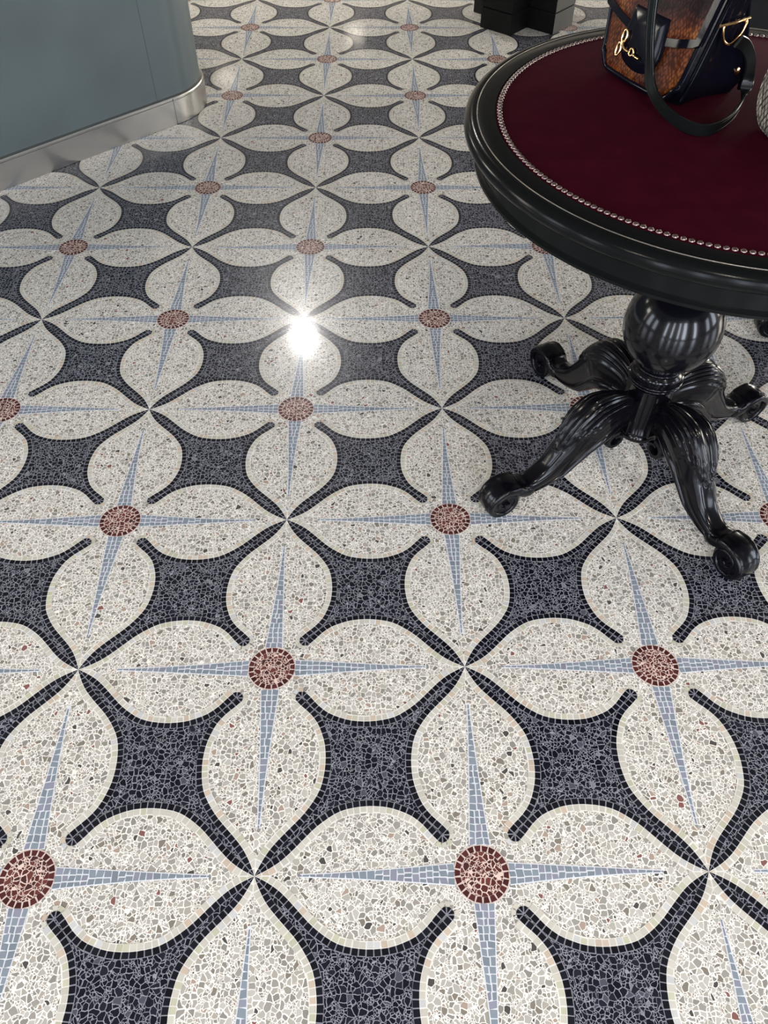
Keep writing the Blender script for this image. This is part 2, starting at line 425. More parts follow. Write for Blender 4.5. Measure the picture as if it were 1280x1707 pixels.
# tall windows behind the camera; side-wall windows are added to give soft fill
def pierced(name,axis,pos,a0,a1,wins,sill,head):
    mb=MB(); th=.4*(1 if pos>0 else -1)
    def b(u0,u1,z0,z1):
        p0,p1=sorted((pos,pos+th))
        if axis=='x': box(mb,p0,p1,u0,u1,z0,z1)
        else: box(mb,u0,u1,p0,p1,z0,z1)
    b(a0,a1,0,sill); b(a0,a1,head,H)
    u=a0
    for w0,w1 in wins: b(u,w0,sill,head); u=w1
    b(u,a1,sill,head)
    return struct(mb.build(name,m_wall))
wl=[(-8,-5),(-2,1),(4,7),(13,17),(24,30)]
wb=[(-7.6,-6.2),(-3.2,-2.3),(.2,1.0),(2.6,4.2),(8.4,10.2)]
pierced('wall_left','x',X_0,Y_0,Y_1,wl,1.2,7.6)
pierced('wall_right','x',X_1,Y_0,Y_1,wl,1.2,7.6)
pierced('wall_front','y',Y_0,X_0,X_1,wb,.4,7.8)
def area(name,loc,rot,sx,sy,power,col,shape='RECTANGLE'):
    l=bpy.data.lights.new(name,'AREA'); l.shape=shape; l.size=sx*S; l.size_y=sy*S; l.energy=power; l.color=col
    o=bpy.data.objects.new(name,l); COL.objects.link(o); o.location=[c*S for c in loc]; o.rotation_euler=rot; return o
DAY=(.80,.87,1.0)
KD=1.0
for k,(w0,w1) in enumerate(wb):
    area('daylight_and_fill',((w0+w1)/2,Y_0+.02-.3,4.1),(PI/2,0,0),w1-w0,7.2,KD*68*(w1-w0),DAY)
for k,(w0,w1) in enumerate(wl):  # added side fill, warmer and stronger towards the far floor
    area('daylight_and_fill',(X_0-.3,(w0+w1)/2,4.4),(0,-PI/2,0),6.2,w1-w0,KD*(70 if k>2 else 44 if k==2 else 24)*(w1-w0),(1,.94,.82) if k>1 else DAY)
    area('daylight_and_fill',(X_1+.3,(w0+w1)/2,4.4),(0,PI/2,0),6.2,w1-w0,KD*(70 if k>2 else 44 if k==2 else 24)*(w1-w0),(1,.94,.82) if k>1 else DAY)
# ceiling lamps; those behind the camera are unseen, added to light the table
WARM=(1,.90,.76)
lamps=[(-1.22,14.85,.20,42,(1,.97,.93)),(-7.6,25.2,.42,9,WARM),(-4.9,30.3,.4,1.5,WARM),
       (-.2,34.4,.4,2.5,WARM),(-4.5,-3.6,.22,30,WARM),(1.0,-4.2,.22,30,WARM),(6.5,-3.8,.22,30,WARM)]
for x,y,r,p,c in lamps:
    area('lamp_and_fill',(x,y,H-.03),(0,0,0),r*2,r*2,p,c,'DISK')
    mb=MB(); lathe(mb,[(r+.02,H-.02),(r+.02,H-.06),(r+.10,H-.05),(r+.12,H),(r+.02,H)],40,x,y)  # unseen fixture ring round each lamp, the added ones included
    mb.f=[f for f in mb.f if len(f)==4]; mb.m=mb.m[:len(mb.f)]; mb.c=mb.c[:len(mb.f)]
    struct(mb.build('trim_%d'%(lamps.index((x,y,r,p,c))+1),m_steel,smooth=True,ang=30))

# ------------------------------------------------------------------ pedestal table
def leg_sweep(mb, stations, nphi=56, deco=None):
    """stations: (top r,z),(bottom r,z), half width; superelliptic section in the radial plane"""
    vs=[];N=len(stations)
    for i,(tr,tz,br,bz,w) in enumerate(stations):
        c=((tr+br)/2,(tz+bz)/2); h=(tr-c[0],tz-c[1])
        for k in range(nphi):
            a=2*PI*k/nphi; ca,sa=math.cos(a),math.sin(a)
            e=.62
            y=math.copysign(abs(ca)**e,ca)*w; t=math.copysign(abs(sa)**e,sa)
            m=1.0
            if deco: dy,dt=deco(i/(N-1),a)
            else: dy=dt=0
            hl=math.hypot(*h)
            # moulded side: groove above the lower edge, narrower underside
            side=abs(ca)
            low=math.exp(-((t+.42)/.10)**2)*.014 + math.exp(-((t+.12)/.07)**2)*.006
            y-=math.copysign(min(abs(y),low*(side**.3)),ca) if t<.2 else 0
            if t<-.5: y*=1.06
            t2=t*(1+dt/hl)
            y=y+math.copysign(dy,ca)*abs(ca)**.5 if abs(ca)>1e-3 else y
            vs.append((c[0]+h[0]*t2, y, c[1]+h[1]*t2))
    fs=[]
    for i in range(N-1):
        for k in range(nphi): k2=(k+1)%nphi; fs.append((i*nphi+k,(i+1)*nphi+k,(i+1)*nphi+k2,i*nphi+k2))
    fs+=[tuple(range(nphi)),tuple((N-1)*nphi+k for k in range(nphi-1,-1,-1))]
    return mb.add(vs,fs)
LEG=[(.11,.585,.11,.37,.044),(.20,.635,.17,.39,.056),(.30,.660,.24,.39,.082),(.40,.655,.30,.37,.101),(.48,.60,.35,.345,.104),(.54,.52,.39,.315,.098),
     (.585,.43,.425,.28,.090),(.63,.36,.47,.235,.083),(.68,.285,.53,.180,.076),(.74,.235,.63,.138,.070),(.80,.208,.745,.118,.068),(.85,.218,.83,.135,.069)]
def leaf(s,a):
    """carved acanthus over the knee: raised, fluted along its length, scalloped pointed end"""
    sa=math.sin(a); ca=math.cos(a)
    if sa<-.15: return (0,0)
    lat_=ca                                   # -1..1 across
    end=.60-.20*abs(lat_)**1.3+.015*math.cos(lat_*16)
    d=(end-s)/.028
    k=1/(1+math.exp(-d*2.2)) if abs(d)<20 else (1.0 if d>0 else 0.0)
    start=1/(1+math.exp(-(s-.04)/.015))
    k*=start*min(1,(sa+.15)/.25)
    fl_=.5+.5*math.cos(a*26)
    vol=.014+.010*fl_
    # second smaller ridge wave running crosswise near the end
    vol+=.004*math.sin((end-s)*110)*math.exp(-((end-s)/.08)**2)
    return (k*vol*.55*abs(ca), k*vol)
def leg_mesh():
    mb=MB()
    st=crom(LEG,12)
    leg_sweep(mb,st,112,leaf)
    # curled inner end under the knee
    for y0 in (1,):
        sp=[]
        for k in range(40):
            t=k/39; a=PI*.55-2*PI*1.1*t; r=.058-.030*t
            sp.append((.225+r*math.cos(a)*1.1,0,.345+r*math.sin(a)))
        vs=[];N=len(sp);w=.075
        for i,(x,_,z) in enumerate(sp):
            t=i/39; th=.022*(1-.5*t)
            for (yy,q) in ((-w,-.6),(-w,.6),(-w*.8,1),(w*.8,1),(w,.6),(w,-.6),(w*.8,-1),(-w*.8,-1)):
                dx,dz=x-.225,z-.345; l=math.hypot(dx,dz) or 1
                vs.append((x+dx/l*th*q,yy,z+dz/l*th*q))
        fs=[]
        for i in range(N-1):
            for k in range(8): k2=(k+1)%8; fs.append((i*8+k,i*8+k2,(i+1)*8+k2,(i+1)*8+k))
        fs+=[tuple(range(8)),tuple((N-1)*8+k for k in range(8))]
        mb.add(vs,fs)
    # block that tenons the leg into the post
    box(mb,.10,.145,-.052,.052,.345,.605,1)
    return mb
def scroll_mesh():
    mb=MB()
    ctr=(.952,.124)
    pts=[]; lead=[(.765,.170),(.80,.166),(.83,.175),(.868,.200)]
    spiral=[]
    for k in range(90):
        t=k/89; a=math.radians(125)-math.radians(640)*t; r=.101*(1-t)**.85+.016
        spiral.append((ctr[0]+r*math.cos(a),ctr[1]+r*math.sin(a)))
    path=crom(lead+spiral[::6]+[spiral[-1]],10)
    path=resample([(x,z,0) for x,z,_ in [(p[0],p[1],0) for p in path]],170)
    N=len(path); vs=[]
    nphi=28
    for i,(x,z,_) in enumerate(path):
        a=path[max(0,i-1)]; b=path[min(N-1,i+1)]; dx,dz=b[0]-a[0],b[1]-a[1]; l=math.hypot(dx,dz) or 1
        nx,nz=-dz/l,dx/l
        t=i/(N-1); th=(.047*(1-min(1,t/.30))+.026*min(1,t/.30))*(1-.45*max(0,(t-.3)/.7)); w=.074+.012*math.sin(min(1,t*2.2)*PI)-.012*t
        if t<.03: th*=.82+6*t; w*=.93+2.3*t
        for k in range(nphi):
            an=2*PI*k/nphi; ca,sa=math.cos(an),math.sin(an)
            y=math.copysign(abs(ca)**.55,ca)*w; q=math.copysign(abs(sa)**.6,sa)*th
            if q>0:
                q-=.007*math.exp(-((abs(y)/w-.62)/.10)**2)   # bead line along each edge
                q-=.004*math.exp(-((abs(y)/w-.05)/.14)**2)
            vs.append((x+nx*q,y,z+nz*q))
    fs=[]
    for i in range(N-1):
        for k in range(nphi): k2=(k+1)%nphi; fs.append((i*nphi+k,(i+1)*nphi+k,(i+1)*nphi+k2,i*nphi+k2))
    fs+=[tuple(range(nphi)),tuple((N-1)*nphi+k for k in range(nphi-1,-1,-1))]
    mb.add(vs,fs)
    # web between the turns and the raised eye
    def disc(r,w,cx,cz):
        n=36; v=[];f=[]
        for s in (-1,1):
            for rr,ww in ((r,w*.94),(r*.86,w)):
                for k in range(n): v.append((cx+rr*math.cos(2*PI*k/n),s*ww,cz+rr*math.sin(2*PI*k/n)))
        for k in range(n):
            k2=(k+1)%n
            f+=[(k,k2,2*n+k2,2*n+k),(k,n+k,n+k2,k2),(2*n+k,2*n+k2,3*n+k2,3*n+k)]
        f+=[tuple(n+k for k in range(n)),tuple(3*n+k for k in range(n-1,-1,-1))]
        mb.add(v,f)
    disc(.096,.056,ctr[0],ctr[1]); disc(.022,.082,ctr[0]-.002,ctr[1])
    zmin=min(v[2] for v in mb.v)
    mb.v=[(x,y,z-zmin) for x,y,z in mb.v]
    return mb
def copy_tree(o,parent=None):
    c=o.copy(); COL.objects.link(c); c.parent=parent
    for ch in list(o.children): copy_tree(ch,c)
    return c
TX,TY,TZ=2.157,2.485,2.14
def make_table():
    t=thing('pedestal_table','round black pedestal table with burgundy velvet top edged by metal nails','table',(TX,TY,0),0,'pedestal tables')
    # post: bottom cap, cylinder, rings, globe, upper neck
    mb=MB()
    lathe(mb,[(.02,.275),(.10,.275),(.124,.285),(.134,.305),(.130,.325),(.124,.33),(.130,.34),(.130,.352),(.124,.362),(.122,.40),(.122,.66),(.124,.672),
        (.128,.676),(.140,.682)],96)
    mb.build('post',m_ebony,t,True,ang=40)
    mb=MB()
    def bead(r,z,h):
        return [(r-.012+.014*math.sin(PI*k/8),z+h*(k/8)) for k in range(9)]
    lathe(mb,[(.10,.676)]+bead(.150,.690,.022)+bead(.155,.714,.020)+[(.138,.738)]+bead(.143,.742,.040)+[(.128,.786)]+bead(.130,.790,.022)+[(.112,.818),(.108,.83)],96)
    mb.build('collar_rings',m_ebony,t,True,ang=50)
    mb=MB(); g=[]
    for k in range(41):
        a=-PI*.36+PI*.80*k/40
        rr=.262
        g.append((rr*math.cos(a)*(1 if a<0 else 1),1.060+ (.262*math.sin(a) if a<0 else .30*math.sin(a))))
    lathe(mb,[(.05,.822),(.11,.823)]+g+[(.07,1.375),(.10,1.39),(.13,1.41),(.13,1.44),(.095,1.46),(.085,1.5),(.085,1.72),(.12,1.80),(.2,1.88),(.34,1.925),(.34,1.95)],96)
    mb.build('globe_turning',m_ebony,t,True,ang=45)
    # top: flat border, edge step, torus moulding, fascia
    prof=[(.02,1.945),(1.11,1.945),(1.125,1.932),(1.148,1.930),(1.158,1.938),(1.158,1.950),(1.148,1.958),(1.142,1.964),(1.142,2.045),(1.150,2.055)]
    for k in range(21):
        a=-PI*.5+PI*k/20
        prof.append((1.170+.047*math.cos(a),2.098+(.042*math.sin(a))))
    prof+=[(1.164,2.1385),(1.160,2.1385),(1.157,2.140),(1.082,2.140),(1.080,2.134),(.02,2.134)]
    mb=MB(); lathe(mb,prof,200); mb.build('table_top',m_ebony_top,t,True,ang=35)
    mb=MB(); n=200; ring=[(1.1615*math.cos(2*PI*k/n),1.1615*math.sin(2*PI*k/n),2.1395) for k in range(n)]
    tube(mb,ring,.0024,6,True); mb.build('rim_glint',m_rim_glint,t,True)  # thin bright ring drawn as the highlight on the rim edge
    mb=MB(); lathe(mb,[(.02,2.1345),(1.078,2.1345),(1.078,2.1385),(1.074,2.140),(.02,2.140)],200); mb.build('velvet_panel',m_velvet,t,True,ang=60)
    # nails
    NN=222; cam_a=math.atan2(-1.0-TY,.54-TX)
    def nail():
        mb=MB(); v=[];f=[];n=12
        for q in range(4):
            a=q*PI/2/4
            for k in range(n): v.append((.0128*math.cos(a)*math.cos(2*PI*k/n),.0128*math.cos(a)*math.sin(2*PI*k/n),.0085*math.sin(a)))
        v.append((0,0,.0085))
        for q in range(3):
            for k in range(n): k2=(k+1)%n; f.append((q*n+k,q*n+k2,(q+1)*n+k2,(q+1)*n+k))
        for k in range(n): f.append((3*n+k,3*n+(k+1)%n,4*n))
        f.append(tuple(range(n-1,-1,-1)))
        return mb.add(v,f)
    first=nail().build('nail_head',m_nail,t,True)
    pos=[]
    for k in range(NN):
        a=2*PI*k/NN; x,y=1.0615*math.cos(a),1.0615*math.sin(a)
        wx,wy=x+TX,y+TY
        hidden = (wx>1.62 and wy>2.95 and wx<2.35) or wx>2.62
        score=math.dist((wx,wy,2.14),(.541,-1.0,3.674))+(50 if hidden else 0)
        # nails right of the frame's edge do not show
        pos.append((score,x,y))
    pos.sort()
    for q,(s,x,y) in enumerate(pos[:100]):
        o=first if q==0 else first.copy()
        if q: COL.objects.link(o); o.parent=t
        o.location=(x*S,y*S,2.1395*S)
    mb=MB()
    for s,x,y in pos[100:]:
        b=nail(); b.v=[(a+x,c+y,d+2.1395) for a,c,d in b.v]; mb.add(b.v,b.f)
    o=mb.build('nail_head',m_nail,t,True); o['kind']='stuff'
    # legs
    lm=leg_mesh().build('leg',[m_carved,m_ebony],t,True,ang=50)
    sc=scroll_mesh().build('scroll_foot',m_carved,lm,True,ang=50)
    a0=-2.705
    lm.rotation_euler=(0,0,a0)
    for k in range(1,4):
        c=copy_tree(lm,t); c.rotation_euler=(0,0,a0+k*PI/2)
    return t
tb=make_table()

# ------------------------------------------------------------------ second table foot at the right edge
def second_table():
    t=copy_tree(tb)
    t.location=(4.455*S,3.80*S,0)
    t.rotation_euler=(0,0,math.radians(-25))
    return t
t2=second_table()
t2['label']='second black pedestal table whose scroll foot shows at the right edge'
t2['category']='table'

# ------------------------------------------------------------------ counter with steel kick plate
d0=(.7173,.6968); A=(-1.44,7.345); r0=.63; cc=(A[0]-r0*.6968,A[1]+r0*.7173)
def outline(off):
    """plan of the counter, grown outwards by off"""
    pts=[]
    n0=(d0[1],-d0[0])
    P0=(A[0]-d0[0]*6.0,A[1]-d0[1]*6.0)
    pts.append((P0[0]+n0[0]*off,P0[1]+n0[1]*off))
    a_s=math.atan2(-.7173,.6968)
    for k in range(41):
        a=a_s+PI/2*k/40; pts.append((cc[0]+(r0+off)*math.cos(a),cc[1]+(r0+off)*math.sin(a)))
    e=(cc[0]+(r0+off)*d0[0],cc[1]+(r0+off)*d0[1]); B=(e[0]-d0[1]*1.4,e[1]+d0[0]*1.4)
    pts.append(B)
    pts.append((B[0]-d0[0]*(6+r0),B[1]-d0[1]*(6+r0)))
    return pts
def prism(mb,prof):
    """prof: list of (offset,z) rings"""
    rings=[outline(o) for o,z in prof]; n=len(rings[0]); vs=[]
    for (o,z),rg in zip(prof,rings): vs+=[(x,y,z) for x,y in rg]
    fs=[]
    for i in range(len(prof)-1):
        for k in range(n): k2=(k+1)%n; fs.append((i*n+k,i*n+k2,(i+1)*n+k2,(i+1)*n+k))
    fs+=[tuple(range(n-1,-1,-1)),tuple((len(prof)-1)*n+k for k in range(n))]
    return mb.add(vs,fs)
ct=thing('counter','slate green counter with a rounded corner and brushed steel kick plate','counter',(A[0],A[1],0))
def local(mb): mb.v=[(x-A[0],y-A[1],z) for x,y,z in mb.v]; return mb
local(prism(MB(),[(-.035,.02),(-.035,2.75),(-.02,2.77),(-.02,2.85)])).build('body',m_teal,ct,True,ang=30)
local(prism(MB(),[(-.004,0),(0,.004),(0,.230),(-.005,.233),(-.005,.247),(-.010,.256),(-.034,.268)])).build('kick_plate',m_steel,ct,True,ang=20)
def seam(u,z0,z1,off,w,m,name):
    mb=MB(); n0=(d0[1],-d0[0]); p=(A[0]+d0[0]*u,A[1]+d0[1]*u)
    v=[]
    for z in (z0,z1):
        for s,o in ((-w,-.01),(w,-.01),(w,off),(-w,off)): v.append((p[0]+d0[0]*s+n0[0]*o+n0[0]*0,p[1]+d0[1]*s+n0[1]*o,z))
    mb.add(v,[(3,2,1,0),(4,5,6,7),(0,1,5,4),(1,2,6,5),(2,3,7,6),(3,0,4,7)])
    return local(mb).build(name,m,ct)
mbx=seam(-.06,0.003,.25,.0012,.0025,m_gap,'plate_joint')
def seam_body():
    mb=MB(); n0=(d0[1],-d0[0]); p=(A[0]+d0[0]*-.22,A[1]+d0[1]*-.22); v=[]
    for z in (.27,2.75):
        for s,o in ((-.003,-.045),(.003,-.045),(.003,-.0338),(-.003,-.0338)): v.append((p[0]+d0[0]*s+n0[0]*o,p[1]+d0[1]*s+n0[1]*o,z))
    mb.add(v,[(3,2,1,0),(4,5,6,7),(0,1,5,4),(1,2,6,5),(2,3,7,6),(3,0,4,7)])
    return local(mb).build('panel_joint',m_gap,ct)
seam_body()

# ------------------------------------------------------------------ cross-shaped black plinth at the back
pl=thing('cross_plinth','black cross-shaped plinth of stacked slabs standing behind the velvet table','plinth',(2.454,10.316,0),math.radians(-41))
def cross(z0,z1,g=0,name='slab',m=m_black):
    a=.225-g; b=.605-g
    P=[(-a,-b),(a,-b),(a,-a),(b,-a),(b,a),(a,a),(a,b),(-a,b),(-a,a),(-b,a),(-b,-a),(-a,-a)]
    mb=MB(); n=12; c=.006
    def ring(k,z):
        s=(1-k*c/.4); return [(x*s,y*s,z) for x,y in P]
    vs=ring(1,z0)+ring(0,z0+c)+ring(0,z1-c)+ring(1,z1)
    fs=[]
    for i in range(3):
        for k in range(n): k2=(k+1)%n; fs.append((i*n+k,i*n+k2,(i+1)*n+k2,(i+1)*n+k))
    fs+=[tuple(range(n-1,-1,-1)),tuple(3*n+k for k in range(n))]
    return mb.add(vs,fs).build(name,m,pl)
for k in range(8): cross(.235*k,.235*(k+1)-.004)

# dark plinth behind the table on the right
p2=box(MB(),-.7,.7,-.35,.35,0,2.4)
bx=MB()
def chamfer_box(mb,x,y,z,c=.01):
    v=[];
    for zz,s in ((0,1),(z-c,0),(z,1)):
        for sx,sy in ((-1,-1),(1,-1),(1,1),(-1,1)): v.append((sx*(x-c*s*(zz>0)),sy*(y-c*s*(zz>0)),zz))
    f=[(3,2,1,0),(8,9,10,11)]
    for i in range(2):
        for k in range(4): k2=(k+1)%4; f.append((i*4+k,i*4+k2,i*4+4+k2,i*4+4+k))
    return mb.add(v,f)
pb=thing('display_plinth','dark block plinth seen behind the handbag at the top right corner','plinth',(5.75,9.4,0),math.radians(-10))
m_char=simple('charcoal laminate',(.0085,.0085,.0085),.6,spec=.15)
chamfer_box(MB(),.95,.35,2.3).build('body',m_char,pb)
mb=MB(); box(mb,-.98,.98,-.38,.38,2.3,2.36); mb.build('top_slab',m_char,pb)

# ------------------------------------------------------------------ handbag (local frame: x width, y depth, z up)
BA=math.atan2(-.89,.456)
bag=thing('handbag','chestnut snakeskin handbag with black patent trim and looped shoulder strap','handbag',(1.66,3.03,2.143),BA)
LEAN=.24
def sL(h): return -.045-.30*h if h<.3 else -.135-.10*(h-.3)
def sR(h): return .462+.20*min(h,.12)+.06*max(0,h-.12)
HB=.66
def nF(h): return LEAN*h
def nB(h): return .40-.42*h
# body: rounded-edge block lofted over height
def bag_body(mb,sl,sr,nf,nb,h0,h1,inset=.0,bulge=.012,rows=22):
    vs=[];N=rows+1;per=None
    for i in range(N):
        h=h0+(h1-h0)*i/rows
        k=math.sin(PI*min(1,(i+.001)/rows))**.25 if False else 1
        e=.025*(1-min(1,min(i,rows-i)/2.0))      # soften bottom and top
        x0,x1,y0,y1=sl(h)+e,sr(h)-e,nf(h)+e,nb(h)-e
        r=min(.035,(y1-y0)*.45); ring=[]
        def corner(cx,cy,a0):
            for q in range(5): a=a0+PI/2*q/4; ring.append((cx+r*math.cos(a),cy+r*math.sin(a),h))
        corner(x1-r,y0+r,-PI/2)
        for q in range(1,6): t=q/6; ring.append((x1-.05*math.sin(PI*t)*(.35+.65*i/rows),y0+r+(y1-y0-2*r)*t,h))   # gusset folds inwards
        corner(x1-r,y1-r,0)
        for q in range(1,6): t=q/6; ring.append((x1-r-(x1-x0-2*r)*t,y1+bulge*math.sin(PI*t),h))
        corner(x0+r,y1-r,PI/2)
        for q in range(1,6): t=q/6; ring.append((x0+.05*math.sin(PI*t)*(.35+.65*i/rows),y1-r-(y1-y0-2*r)*t,h))
        corner(x0+r,y0+r,PI)
        for q in range(1,6): t=q/6; ring.append((x0+r+(x1-x0-2*r)*t,y0-bulge*math.sin(PI*t),h))
        per=len(ring); vs+=ring
    fs=[]
    for i in range(N-1):
        for k in range(per): k2=(k+1)%per; fs.append((i*per+k,i*per+k2,(i+1)*per+k2,(i+1)*per+k))
    fs+=[tuple(range(per-1,-1,-1)),tuple((N-1)*per+k for k in range(per))]
    return mb.add(vs,fs)
bag_body(MB(),lambda h:sL(h)+.01,lambda h:sR(h)+.02,lambda h:nF(h)+.006,nB,0,HB).build('body',m_patent,bag,True,ang=50)
def panel(mb,low,high,sl,sr,out,thick,nf=nF,nx=30,nz=24,bow=.016):
    """slightly bowed sheet on the front; low(t), high(t) heights along t in 0..1"""
    vs=[]
    for layer in (0,1):
        for j in range(nz+1):
            for i in range(nx+1):
                t=i/nx; h=low(t)+(high(t)-low(t))*j/nz
                x=sl(h)+(sr(h)-sl(h))*t
                y=nf(h)-out-bow*math.sin(PI*t)-(thick if layer else 0)
                # roll the rim back
                ed=min(i,nx-i,j,nz-j)
                if layer and ed==0: y+=thick*.7
                vs.append((x,y,h))
    n=(nx+1)*(nz+1); fs=[]
    def id(l,i,j): return l*n+j*(nx+1)+i
    for j in range(nz):
        for i in range(nx):
            fs.append((id(1,i,j),id(1,i+1,j),id(1,i+1,j+1),id(1,i,j+1))); fs.append((id(0,i,j),id(0,i,j+1),id(0,i+1,j+1),id(0,i+1,j)))
    for i in range(nx): fs.append((id(0,i,0),id(0,i+1,0),id(1,i+1,0),id(1,i,0))); fs.append((id(0,i,nz),id(1,i,nz),id(1,i+1,nz),id(0,i+1,nz)))
    for j in range(nz): fs.append((id(0,0,j),id(1,0,j),id(1,0,j+1),id(0,0,j+1))); fs.append((id(0,nx,j),id(0,nx,j+1),id(1,nx,j+1),id(1,nx,j)))
    return mb.add(vs,fs)
edge=.030
def plow(t): return .022+.05*max(0,1-t/.10)**2+.07*max(0,(t-.86)/.14)**2
panel(MB(),plow,lambda t:.45,lambda h:sL(h)+edge*.55,lambda h:sR(h)-edge,.004,.012).build('front_panel',m_snake,bag,True,ang=60)
def flow(t):     # lower edge of the flap
    return .262-.052*math.sin(min(1,t/.5)*PI/2) if t<.5 else .210+.05*((t-.5)/.5)**2
panel(MB(),flow,lambda t:HB-.01,lambda h:sL(h)+edge*.4,lambda h:sR(h)-edge*.6,.018,.012).build('flap',m_snake,bag,True,ang=60)
def rim_pts(fun,sl,sr,out,nn=40,bow=.016):
    pts=[]
    for i in range(nn+1):
        t=i/nn; h=fun(t); pts.append((sl(h)+(sr(h)-sl(h))*t, nF(h)-out-bow*math.sin(PI*t),h))
    return pts
# trims
mb=MB()
up=[(sL(h)+edge*.4,nF(h)-.026,h) for h in [HB-.02-.4*k/14*1.0 for k in range(14)] if h>.27]
low=rim_pts(flow,lambda h:sL(h)+edge*.4,lambda h:sR(h)-edge*.6,.026)
upr=[(sR(h)-edge*.6,nF(h)-.026,h) for h in [.27+.38*k/14 for k in range(15)]]
tr=up+low+upr
def flatband(mb,pts,w,t,nrm=(0,-1,.24)):
    wv=[]
    P=[Vector(p) for p in pts]
    for i in range(len(P)):
        tt=(P[min(i+1,len(P)-1)]-P[max(i-1,0)]).normalized(); wv.append(tt.cross(Vector(nrm)))
    return band(mb,pts,wv,w,t)
flatband(mb,resample(tr,70),.034,.014); mb.build('flap_trim',m_patent,bag,True,ang=50)
mb=MB()
lt=[(sL(h)+.012,nF(h)-.006,h) for h in [.64-.56*k/20 for k in range(21)]]
bt=[(sL(.03)+.012+(sR(.03)-sL(.03)-.03)*k/24,nF(.02)-.006-.016*math.sin(PI*k/24),.018+.06*max(0,1-k/2.4)**2+.05*max(0,(k/24-.9)/.1)**2) for k in range(25)]
rt=[(sR(h)-.006,nF(h)-.006,h) for h in [.08+.56*k/20 for k in range(21)]]
tube(mb,resample(lt+bt+rt,110),.013,10); flatband(mb,resample([(x-.0,y-.006,z) for x,y,z in rt],30),.046,.012)
mb.build('piping',m_patent,bag,True,ang=50)
# second piping on the gusset's far edge and the white-lit stitched ridge
mb=MB(); tube(mb,resample([(sR(h)+.018,nF(h)+.012,h) for h in [.02+.6*k/20 for k in range(21)]],40),.007,8)
tube(mb,resample([(sR(h)+.014,nB(h)-.012,h) for h in [.02+.6*k/20 for k in range(21)]],40),.010,8)
mb.build('gusset_piping',m_patent,bag,True)
# clasp tongue
def tongue():
    out=[(.085,.30),(.075,.20),(.078,.14),(.110,.098),(.165,.078),(.235,.074),(.290,.092),(.325,.140),(.325,.20),(.300,.30)]
    o=crom(out,6); c=(.2,.19); mb=MB(); n=len(o); vs=[]
    for sc,d in ((1.0,.0),(1.0,.010),(.93,.016),(.5,.020)):
        for x,h in o:
            X=c[0]+(x-c[0])*sc; Hh=c[1]+(h-c[1])*sc; vs.append((X,nF(Hh)-.038-d,Hh))
    vs.append((c[0],nF(c[1])-.038-.021,c[1])); fs=[]
    for i in range(3):
        for k in range(n): k2=(k+1)%n; fs.append((i*n+k,(i+1)*n+k,(i+1)*n+k2,i*n+k2))
    for k in range(n): fs.append((3*n+k,4*n,3*n+(k+1)%n))
    fs.append(tuple(range(n)))
    return mb.add(vs,fs)
tg=tongue().build('clasp_tongue',m_patent,bag,True,ang=50)
def fp(x,h,o=.066): return (x,nF(h)-o,h)
mb=MB()
# horsebit: two rings joined by a bar with a middle link, and a lower loop
def ringp(cx,ch,rx,rh,tilt=0,o=.066,n=28): return [fp(cx+rx*math.cos(2*PI*k/n)*math.cos(tilt)-rh*math.sin(2*PI*k/n)*math.sin(tilt),ch+rx*math.cos(2*PI*k/n)*math.sin(tilt)+rh*math.sin(2*PI*k/n)*math.cos(tilt),o) for k in range(n)]
tube(mb,ringp(.098,.183,.014,.024),.0055,8,True)
tube(mb,ringp(.088,.128,.013,.026),.0055,8,True)
tube(mb,resample(crom([fp(.100,.165),fp(.112,.148,.07),fp(.135,.140,.072),fp(.160,.139,.072)],6),16),.0060,8)
tube(mb,ringp(.172,.140,.014,.014,0),.0050,8,True)
tube(mb,resample(crom([fp(.184,.138),fp(.205,.134,.072),fp(.232,.132,.070)],6),12),.0060,8)
tube(mb,resample([fp(.093,.160),fp(.096,.150)],3),.006,8)
mb.build('horsebit',m_gold,tg,True,ang=60)
# strap handle tab with gold D ring on the gusset
def gp(y,h,o=0): return (sR(h)+.018+o+.10*max(0,h-.2),y,h)
mb=MB()
T0=[gp(.135,.50),gp(.135,.43),gp(.140,.37),gp(.150,.30),gp(.155,.265)]
band(mb,resample(crom(T0,5),16),[(0,1,0)]*17,.10,.016); mb.build('ring_tab',m_patent,bag,True,ang=50)
mb=MB()
dr=crom([gp(.075,.345,.02),gp(.13,.350,.026),gp(.19,.352,.02),gp(.192,.33,.03),gp(.175,.295,.036),gp(.135,.268,.038),gp(.10,.28,.036),gp(.080,.31,.03),gp(.075,.345,.02)],5)
tube(mb,dr[:-1],.0056,10,True); tube(mb,[gp(.055,.346,.02),gp(.212,.354,.02)],.0062,10)
mb.build('d_ring',m_gold,bag,True,ang=60)
mb=MB()
for k in range(1):
    sx=[]; n=20
    prof=[(.016,0),(.016,.006),(.010,.010),(.0,.010)]
    v=[];f=[]
    c0=Vector((sR(.12)+.012,.30,.115))
    for r_,z_ in prof[:3]:
        for q in range(n): a=2*PI*q/n; v.append((c0.x+z_,c0.y+r_*math.cos(a),c0.z+r_*math.sin(a)))
    for i in range(2):
        for q in range(n): f.append((i*n+q,i*n+(q+1)%n,(i+1)*n+(q+1)%n,(i+1)*n+q))
    f.append(tuple(2*n+q for q in range(n)))
    mb.add(v,f)
mb.build('gusset_stud',m_gold,bag,True,ang=40)
